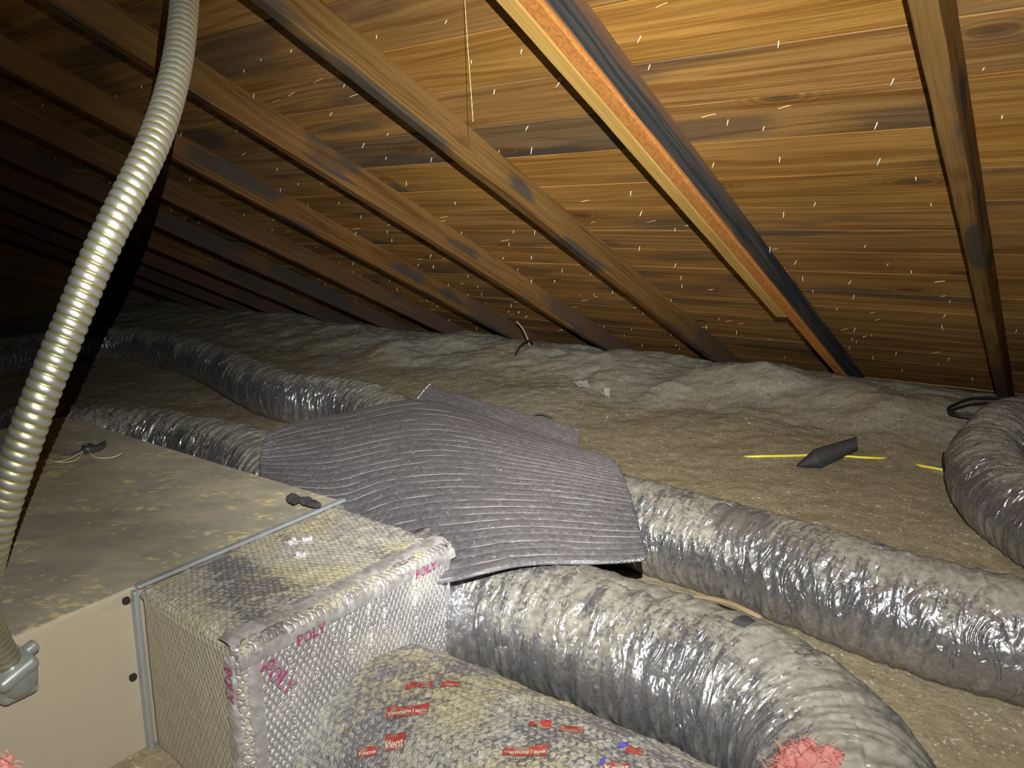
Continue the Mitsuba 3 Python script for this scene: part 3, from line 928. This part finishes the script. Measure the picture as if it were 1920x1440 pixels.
DM, PM = flex([(790, 1095), (880, 1128), (1000, 1163), (1150, 1213), (1300, 1268), (1420, 1325), (1520, 1405), (1580, 1500), (1600, 1640)], .112, 1, 'silver flexible duct curving down to the bottom right corner in front of the other ducts', .0035, 210)
DNk, PN = flex([(1090, 950), (1180, 978), (1300, 1013), (1450, 1060), (1600, 1112), (1750, 1160), (1920, 1203), (2150, 1250), (2450, 1320), (2900, 1420)], .104, 2, 'long silver flexible duct running straight to the right edge behind the curved one', .0035, 200)
D1, P1 = flex([(-260, 730), (-60, 685), (60, 662), (140, 650), (205, 645), (280, 650), (350, 665), (430, 698), (500, 732), (570, 750), (640, 758), (705, 778), (770, 812)], .105, 3, 'far silver flexible duct snaking from the dark left end to the ribbed cover', .0045, 150)
D2, P2 = flex([(40, 812), (130, 818), (210, 820), (300, 828), (390, 845), (450, 862), (500, 888), (545, 925)], .105, 4, 'silver flexible duct running close behind the air handler cabinet into the ribbed cover', .004, 160)
D3, P3 = flex([(2260, 786), (2140, 780), (2020, 785), (1940, 795), (1880, 820), (1850, 862), (1862, 912), (1920, 965), (2010, 1020), (2150, 1090), (2400, 1190), (2750, 1330)], .098, 5, 'silver flexible duct bent in a tight elbow at the right edge', .0035, 190, 1.3)


# strap and cord at the joint of the curved duct
def band(pts, frac, r, arc, w, mat, name, label=None, crush=0.0):
    p, t, side, up, s = frames(pts, .004)
    i = int(frac * len(p))
    th = np.linspace(*arc, 40)
    P = []
    for x in np.linspace(-w / 2, w / 2, 14):
        xx = x * (1 + 30 * crush * (meshkit.noise(np.stack([th * 3, th * 0 + (x > 0) * 5, th * 0], -1), 3) - .6))
        rr = r + .001 * np.sin(np.linspace(0, 9, 40)) + crush * (meshkit.fbm(np.stack([th * 9, th * 0 + x * 70, th * 0 + 3], -1), 3, 5) - .55)
        P.append(p[i] + xx[:, None] * t[i] + rr[:, None] * (np.sin(th)[:, None] * side[i] + np.cos(th)[:, None] * up[i]))
    put(name, ply(sheet(np.array(P), .0012), mat, 40), label)


fr = 0.0
pp_, tt2, s2, u2, sg = frames(PM, .004)
jx = np.argmin([np.linalg.norm((lambda d: np.array([960 + FOC * (d @ AX) / (d @ AF), 720 - FOC * (d @ AU) / (d @ AF)]))(p + u * .11 - CAM) - [1395, 1160]) for p, u in zip(pp_, u2)])
for _w in (1,):
    sgn = 1 if (s2[jx] @ AF) > 0 else -1
    band(PM, jx / len(pp_), .1175, (sgn * -.05, sgn * .75), .022, 'black_felt', DM + '__strap', 'black strap end over the joint')

# ------------------------------------------------------------------ ribbed grey cover over the duct junction
GRID = np.array([
    [(500, 812, -.545), (530, 797, -.545), (660, 770, -.545), (800, 747, -.535), (950, 795, -.532), (1085, 838, -.532), (1148, 862, -.54)],
    [(488, 850, -.575), (545, 840, -.565), (670, 822, -.545), (805, 797, -.52), (950, 825, -.512), (1082, 856, -.515), (1163, 878, -.54)],
    [(486, 885, -.605), (560, 885, -.585), (680, 872, -.555), (815, 850, -.525), (950, 865, -.515), (1080, 885, -.515), (1175, 905, -.545)],
    [(500, 945, -.635), (580, 955, -.62), (700, 940, -.58), (825, 914, -.535), (955, 918, -.522), (1085, 924, -.522), (1187, 940, -.555)],
    [(540, 1020, -.68), (620, 1030, -.665), (740, 1012, -.605), (845, 990, -.545), (965, 984, -.532), (1090, 984, -.536), (1202, 990, -.568)],
    [(600, 1120, -.72), (690, 1120, -.70), (780, 1100, -.62), (862, 1075, -.553), (980, 1056, -.548), (1100, 1048, -.556), (1215, 1042, -.58)]], float)
W = np.array([[at(*c) for c in row] for row in GRID])
gu, gv_ = np.linspace(0, 1, 6), np.array([0, .06, .28, .48, .68, .86, 1.0])
NR, NC, RIBS = 560, 170, 27
uu, vv = np.linspace(0, 1, NR), np.linspace(0, 1, NC)
S3 = np.stack([RectBivariateSpline(gu, gv_, W[..., k], kx=3, ky=3, s=0.00012)(uu, vv) for k in range(3)], -1)
du, dv = np.gradient(S3, axis=0), np.gradient(S3, axis=1)
nn = np.cross(du, dv)
nn /= np.linalg.norm(nn, axis=2, keepdims=True)
if nn[..., 2].mean() < 0:
    nn = -nn
ph = uu[:, None] * RIBS + .10 * meshkit.fbm(np.stack([np.broadcast_to(uu[:, None] * 30, (NR, NC)), np.broadcast_to(vv[None] * 3, (NR, NC)), np.zeros((NR, NC))], -1), 2, 3)
rib = np.abs(np.sin(np.pi * ph))
q3 = S3 * 1.0
disp = -.0028 * (1 - rib ** .35) + .0012 * (meshkit.fbm(q3 * 30, 3, 2) - .5) + .012 * (meshkit.fbm(q3 * 5, 2, 6) - .5)
P = S3 + disp[..., None] * nn
cover = thing('insulation_cover', 'dark grey ribbed foil insulation sheet tented over the duct junction in the middle', 'insulation sheet')
n_, m_ = NR, NC
vt, ft = sheet(P, .006, flip=bool(np.cross(np.gradient(P, axis=0)[5, 5], np.gradient(P, axis=1)[5, 5])[2] < 0))
uvc = np.stack([np.broadcast_to(vv[None] * 1.0, (NR, NC)), ph + .5], -1).reshape(-1, 2)
put(cover + '__sheet', ply((vt, ft), 'cover_look', True, uv=np.vstack([uvc, uvc])))


def jag(path, amp, r, seed, dirv):
    p, t, side, up, s = frames(path, .0035)
    g = np.random.default_rng(seed)
    off = np.where(np.arange(len(p)) % 2 == 0, 1, -1)[:, None] * amp * g.uniform(.3, 1, (len(p), 1)) * dirv
    return wire(p + off, r, 5, .0035)


edge = P[-1, 96:, :] + np.array([0, 0, -.003])
put(cover + '__foil_edge', ply(jag(edge[::6], .0022, .0022, 1, np.array([0, 0, 1.0])), 'bright_foil'), 'bright crimped foil edge')
edge = P[0, 2:90, :] + np.array([0, 0, -.002])
put(cover + '__foil_edge', ply(jag(edge[::6], .0015, .0016, 2, np.array([0, 0, 1.0])), 'bright_foil'), 'bright crimped foil edge')
# flap folded up behind the ridge
lowl = np.array([at(782, 750, -.548), at(880, 776, -.545), at(985, 808, -.545), at(1085, 842, -.548)])
uppl = np.array([at(806, 722, -.538), at(900, 750, -.536), at(1000, 779, -.536), at(1086, 804, -.538)])
sp = np.linspace(0, 1, 4)
cl, cu = CubicSpline(sp, lowl), CubicSpline(sp, uppl)
a_ = np.linspace(0, 1, 120)
b_ = np.linspace(0, 1, 80)
FP = np.stack([(1 - b) * cl(a_) + b * cu(a_) for b in b_], 0)
rb = np.abs(np.sin(np.pi * b_ * 9))
FP = FP + (-.002 * (1 - rb ** .5)[:, None] + .006 * (meshkit.fbm(FP * 9, 2, 3) - .5))[..., None] * np.array([0, -.35, .93])
vt, ft = sheet(FP, .006, flip=bool(np.cross(np.gradient(FP, axis=0)[5, 5], np.gradient(FP, axis=1)[5, 5])[2] < 0))
uvf = np.stack([np.broadcast_to(a_[None], (80, 120)), np.broadcast_to(b_[:, None] * 9 + .5, (80, 120))], -1).reshape(-1, 2)
put(cover + '__folded_flap', ply((vt, ft), 'cover_look', True, uv=np.vstack([uvf, uvf])), 'second layer folded up behind the ridge')
put(cover + '__foil_edge', ply(jag([FP[0, 0] + [0, 0, .003], FP[40, 0] + [0, 0, .004], FP[79, 0] + [0, 0, .004]], .004, .0024, 5, np.array([.7, 0, .7])), 'bright_foil'), 'torn bright foil corner')

# ------------------------------------------------------------------ flexible metal conduit and its connector
CP = [(352, -90, 1.14), (347, -10, 1.04), (337, 90, .985), (318, 180, .94), (287, 270, .90), (240, 368, .87), (185, 480, .85), (135, 600, .84), (85, 722, .83), (38, 850, .83), (2, 960, .84), (-26, 1070, .865), (-28, 1150, .91), (-10, 1205, .95), (14, 1244, .975)]
top_ray = ray(352, -330)
cpts = [CAM + top_ray * DECK / (top_ray @ RN), deep(354, -210, 1.27)] + [deep(*c) for c in CP]      # from the roof boards down
cond = thing('metal_conduit', 'ribbed flexible metal conduit hanging in a curve at the upper left down to the cabinet', 'conduit')


def conduit_disp(S, TH):
    f = ((S + TH / (2 * np.pi) * .0108) / .0108) % 1.0
    return .0021 * np.abs(np.sin(np.pi * f)) ** .55


v, f, uv = tube(cpts, .0165, .0012, 40, conduit_disp)
uvc = np.stack([uv[:, 0] + uv[:, 1] / (2 * np.pi) * .0108, uv[:, 1]], 1)
scene[cond] = ply((v, f), 'conduit_look', True, uv=uvc)
# die-cast connector: a tapered body, two rounded jaws, a screw and a locknut
dq = cpts[-1] - cpts[-2]
dq /= np.linalg.norm(dq)
con = thing('conduit_connector', 'grey die-cast connector clamping the conduit to the cabinet end', 'connector')
c1 = deep(26, 1266, .985)
bx = basis(dq, nrm)
put(con + '__body', ply(rbox(c1, bx, (.064, .050, .050), .0235), 'zinc', 40))
put(con + '__collar', ply(rbox(c1 - dq * .016, bx, (.020, .053, .052), .008), 'zinc', 40))
sd = deep(48, 1222, 1.0) - deep(38, 1250, 1.0)
sd -= (sd @ ray(40, 1250)) * ray(40, 1250) / (ray(40, 1250) @ ray(40, 1250))
hole = c1 - ray(40, 1272) / np.linalg.norm(ray(40, 1272)) * .0250 + dq * .010
put(con + '__hole', ply(rbox(hole, bx, (.008, .009, .003), .0014), 'dark_steel', 40), 'small dark slot')
e_r = bx[1] if bx[1] @ AX > 0 else -bx[1]
sc = c1 - dq * .020 + e_r * .027
screw = [rbox(sc + e_r * .004, np.array([e_r, dq, np.cross(e_r, dq)]), (.016, .015, .015), .004)]
for k in range(4):
    screw.append(tube([sc + e_r * (-.002 + .003 * k), sc + e_r * (-.0005 + .003 * k)], .0085, .0007, 16)[:2])
put(con + '__screw', ply(join(screw), 'zinc', 40))
put(con + '__locknut', ply(rbox(on_end(24, 1274) + nrm * .010, basis(nrm), (.020, .046, .046), .007), 'zinc', 40))

# ------------------------------------------------------------------ small things on the cabinet and plenum
key = thing('wire_splice', 'black taped wire splice with thin cream leads lying on the cabinet top', 'wires')
zt = -H + .004


def zline(pts, z):
    return [at(u, v, zz) for (u, v), zz in zip(pts, z if isinstance(z, (list, tuple)) else [z] * len(pts))]


a, b = at(174, 842, zt + .006), at(193, 830, zt + .008)
put(key + '__tape_roll', ply(tube([at(158, 840, zt + .006), at(168, 843, zt + .007), a, b], lambda s: .006 + .003 * np.sin(s * 3.1), .002, 14, lambda S, TH: .0012 * np.sin(TH * 3 + S * 200))[:2], 'tape_black', 50))
put(key + '__tape_roll', ply(tube([at(155, 838, zt + .008), at(166, 833, zt + .012), at(172, 840, zt + .008)], .0035, .002, 10)[:2], 'tape_black', 50))
put(key + '__lead', ply(wire(zline([(158, 844), (170, 851), (183, 858), (208, 858), (227, 850)], [zt + .004, zt, zt - .001, zt - .001, zt + .003]), .0011), 'cream_wire'))
put(key + '__lead', ply(wire(zline([(158, 844), (150, 856), (135, 865), (115, 867), (95, 864), (75, 860)], [zt + .006, zt + .002, zt, zt - .001, zt, zt]), .0011), 'cream_wire'))
put(key + '__lead', ply(wire(zline([(156, 845), (145, 852), (125, 862), (104, 866)], [zt + .005, zt + .002, zt, zt]), .0011), 'cream_wire'))
put(key + '__tape_tail', ply(wire(zline([(150, 846), (135, 850), (118, 852)], zt), .0022), 'tape_black'))


def crumple(px, mat, name, label, cat, seed, zb, hgt, group=None, rows=9, cols=40):
    """a crumpled ribbon: px pairs of (upper, lower) edge pixels along its length"""
    up_ = np.array([at(u, v, zb) for u, v in px[0]])
    lo_ = np.array([at(u, v, zb) for u, v in px[1]])
    s = np.linspace(0, 1, len(up_))
    a = np.linspace(0, 1, cols)
    A, B_ = np.stack([np.interp(a, s, up_[:, k]) for k in range(3)], 1), np.stack([np.interp(a, s, lo_[:, k]) for k in range(3)], 1)
    P = np.stack([(1 - b) * A + b * B_ for b in np.linspace(0, 1, rows)], 0)
    P[..., 2] += hgt * (.25 + meshkit.fbm(P * 120 + seed, 3, seed))
    v, f = sheet(P, .0007, True)
    return put(name, ply((v, f), mat, 40), label, cat, group)


crumple([[(538, 938), (552, 936), (566, 942), (580, 944), (592, 947), (603, 954)], [(537, 946), (550, 957), (562, 952), (575, 957), (588, 960), (601, 960)]], 'tape_black', 'tape_scrap', 'crumpled strip of black tape at the far corner where cabinet meets plenum', 'tape', 4, -H + .001, .014)
for k, (u, v, ang, txt) in enumerate(((548, 1017, 80, 'white plastic cable staple with two nails, left of three on the plenum top'), (576, 1012, 25, 'white plastic cable staple tipped over, back right of three on the plenum top'),
                                      (565, 1041, -15, 'white plastic cable staple, nearest of three on the plenum top'))):
    key = thing('cable_staple', txt, 'cable staple', 'cable staples on the plenum')
    c = at(u, v, -H + .003)
    an = math.radians(ang)
    ex = math.cos(an) * AX + math.sin(an) * np.array([0, 1.0, 0])
    bb = basis(ex)
    put(key + '__clip', ply(join([rbox(c, bb, (.019, .0075, .008), .0032), rbox(c + bb[0] * .006 + bb[2] * .002, bb, (.0065, .0095, .009), .003), rbox(c - bb[0] * .006 + bb[2] * .002, bb, (.0065, .0095, .009), .003)]), 'white_plastic', 40))
    for o in (-.0055, .0055):
        put(key + '__nail', ply(wire([c + bb[0] * o - bb[1] * .013, c + bb[0] * o + bb[1] * (.010 if k != 1 else .02) + bb[2] * .0005], .0007, 6, .01), 'nail_metal'))
put('wire_sliver', ply(wire([on_end(274, 1232) + nrm * .016, on_end(290, 1243) + nrm * .02, on_end(305, 1256) + nrm * .022], .0012), 'dark_steel'), 'thin dark wire end sticking out beside the plenum flange', 'wire')

# ------------------------------------------------------------------ things lying on the insulation
def gz(u, v, lift=0.0, fine=False):
    z = -.72
    for _ in range(14):
        p = at(u, v, z)
        z = float(ground(p[0], p[1], fine)) - CAM[2] + lift
    return at(u, v, z)


put('yellow_cable', ply(wire([gz(1385, 858, -.012), gz(1412, 856, .004), gz(1460, 855, .006), gz(1503, 854, .006), gz(1570, 854, .004), gz(1605, 857, .006), gz(1645, 859, .005), gz(1680, 862, -.015), gz(1705, 868, -.012), gz(1730, 874, .004), gz(1752, 878, .006), gz(1790, 888, .004)], .0042, 8, .01), 'yellow_wire'),
    'thin yellow electrical cable half buried in the insulation under the black scrap', 'cable')
A0, A1, A2 = gz(1493, 873, .004), gz(1526, 842, .055), gz(1606, 819, .060)
B0, B1, B2 = gz(1502, 876, .0), gz(1540, 878, .004), gz(1609, 842, .028)
M0, M1, M2 = gz(1497, 874, .008), gz(1530, 859, .046), gz(1608, 831, .052)
C1, C2 = A1 + np.array([.03, .07, -.05]), A2 + np.array([.03, .07, -.04])
rowsP = np.array([[A0 + np.array([0, .01, -.004]), C1, C2], [A0, A1, A2], [M0, M1, M2], [B0, B1, B2]])
rp = np.stack([RectBivariateSpline(np.linspace(0, 1, 4), [0, .35, 1], rowsP[..., k], kx=2, ky=1)(np.linspace(0, 1, 24), np.linspace(0, 1, 40)) for k in range(3)], -1)
put('felt_scrap', ply(sheet(rp, .003), 'black_felt', 40), 'bent piece of black roofing felt standing on the insulation over the yellow cable', 'scrap')
put('bent_wire', ply(wire([deep(966, 690, 4.06), deep(965, 675, 4.05), deep(969, 660, 4.06), deep(977, 648, 4.08), deep(988, 640, 4.11), deep(998, 644, 4.16)], .0062, 8, .006), 'black_rubber'), 'short black wire arching out of the insulation below the red-brown rafter', 'wire')
put('twig_wire', ply(wire([deep(994, 650, 4.16), deep(988, 633, 4.16), deep(979, 615, 4.15), deep(968, 603, 4.14)], .0052, 8, .006), 'tan_wire'), 'tan wire end poking up in front of the red-brown rafter foot', 'wire')
put('black_wire', ply(wire([deep(985, 784, 3.06), deep(1000, 779, 3.06), deep(1014, 777, 3.06), deep(1028, 781, 3.06), deep(1040, 787, 3.06), deep(1050, 795, 3.06)], .0042, 8, .006), 'black_rubber'), 'small black wire loop just behind the folded flap of the cover', 'wire')
ZC = -.640
put('black_cable', ply(wire([at(u, v, ZC) for u, v in ((1990, 762), (1930, 751), (1888, 747), (1827, 747), (1795, 757), (1779, 769), (1792, 775), (1815, 778), (1850, 784), (1900, 800))], .0058, 8, .01), 'black_rubber'), 'coiled black cable on the insulation behind the elbow duct, outer loop', 'cable')
put('black_cable', ply(wire([at(u, v, ZC - .004) for u, v in ((1960, 760), (1905, 756), (1860, 756), (1815, 760), (1788, 768), (1781, 774), (1795, 779), (1815, 782), (1850, 790))], .0058, 8, .01), 'black_rubber'), 'coiled black cable on the insulation behind the elbow duct, inner loop', 'cable')
put('thin_cord', ply(wire([gz(1770, 848, .03), gz(1768, 868, .03), gz(1774, 900, .025), gz(1783, 920, .02), gz(1797, 936, .006)], .0026, 8, .01), 'black_rubber'), 'thin black cord running down beside the elbow duct', 'cord')
put('brown_cable', ply(wire([gz(1290, 1122, .03), gz(1320, 1121, .06), gz(1360, 1129, .07), gz(1395, 1143, .075), gz(1425, 1158, .07)], .0055, 8, .01), 'tan_wire'), 'short brown cable crossing between the two big ducts', 'cable')
for k, (px, txt) in enumerate(((((1133, 728), (1143, 728), (1143, 746), (1134, 742)), 'white paper scrap standing in the insulation'), (((1074, 716), (1100, 712), (1107, 727), (1084, 724)), 'torn crumpled bit of whitish plastic left of the white paper scrap'))):
    Q = [gz(*px[0], .03), gz(*px[1], .03), gz(*px[2], .0), gz(*px[3], .0)] if k == 0 else [gz(*q, .012) for q in px]
    Pq = quad_grid(*Q, 14, 14)
    Pq = Pq + ((.004 if k == 0 else .012) * (meshkit.fbm(Pq * 60, 3, k + 3) - .5))[..., None] * np.array([.3, -.5, .8])
    put('paper_scrap', ply(sheet(Pq, .0008), 'white_plastic' if k == 0 else 'paper_flake', 40), txt, 'scrap')
# hanging straw and cobweb thread under the boards
put('hanging_wire', ply(wire([deep(868, -60, 1.46), deep(874, 40, 1.50), deep(881, 140, 1.54), deep(887, 228, 1.58)], .0006, 6, .02), 'splinter_wood'), 'thin straw-coloured wire hanging straight down between two rafters at the top centre', 'wire')


# pink fibreglass
def wool(c, size, seed, label, hairs=700, view=None):
    key = thing('insulation_tuft', label, 'insulation')
    m = trimesh.creation.icosphere(5, 1.0)
    v = np.asarray(m.vertices) * size
    nrm_ = np.asarray(m.vertices)
    v = v + nrm_ * ((meshkit.fbm(nrm_ * 2.2 + seed, 4, seed) - .5) * .9 * np.mean(size))[:, None] + nrm_ * ((meshkit.fbm(nrm_ * 14 + seed, 3, seed) - .5) * .22 * np.mean(size))[:, None]
    put(key + '__core', ply((v + c, m.faces), 'pink_wool', True))
    g = np.random.default_rng(seed)
    parts = []
    for i in g.integers(0, len(v), hairs):
        d = nrm_[i] + g.normal(0, .8, 3)
        d /= np.linalg.norm(d)
        p0 = v[i] + c - nrm_[i] * .004
        L = g.uniform(.15, .45) * np.mean(size)
        parts.append(wire([p0, p0 + d * L * .5 + g.normal(0, .002, 3), p0 + d * L + g.normal(0, .004, 3)], .00028, 3, .006))
    put(key + '__fibre', ply(join(parts), 'pink_fibre'), 'loose pink fibres', kind='stuff')


wool(deep(1528, 1478, .87), np.array([.050, .045, .042]), 6, 'tuft of pink fibreglass on the curved duct at the bottom right')
wool(deep(-24, 1468, .50), np.array([.017, .015, .018]), 9, 'bit of pink fibreglass in the lower left corner before the cabinet end', 250)
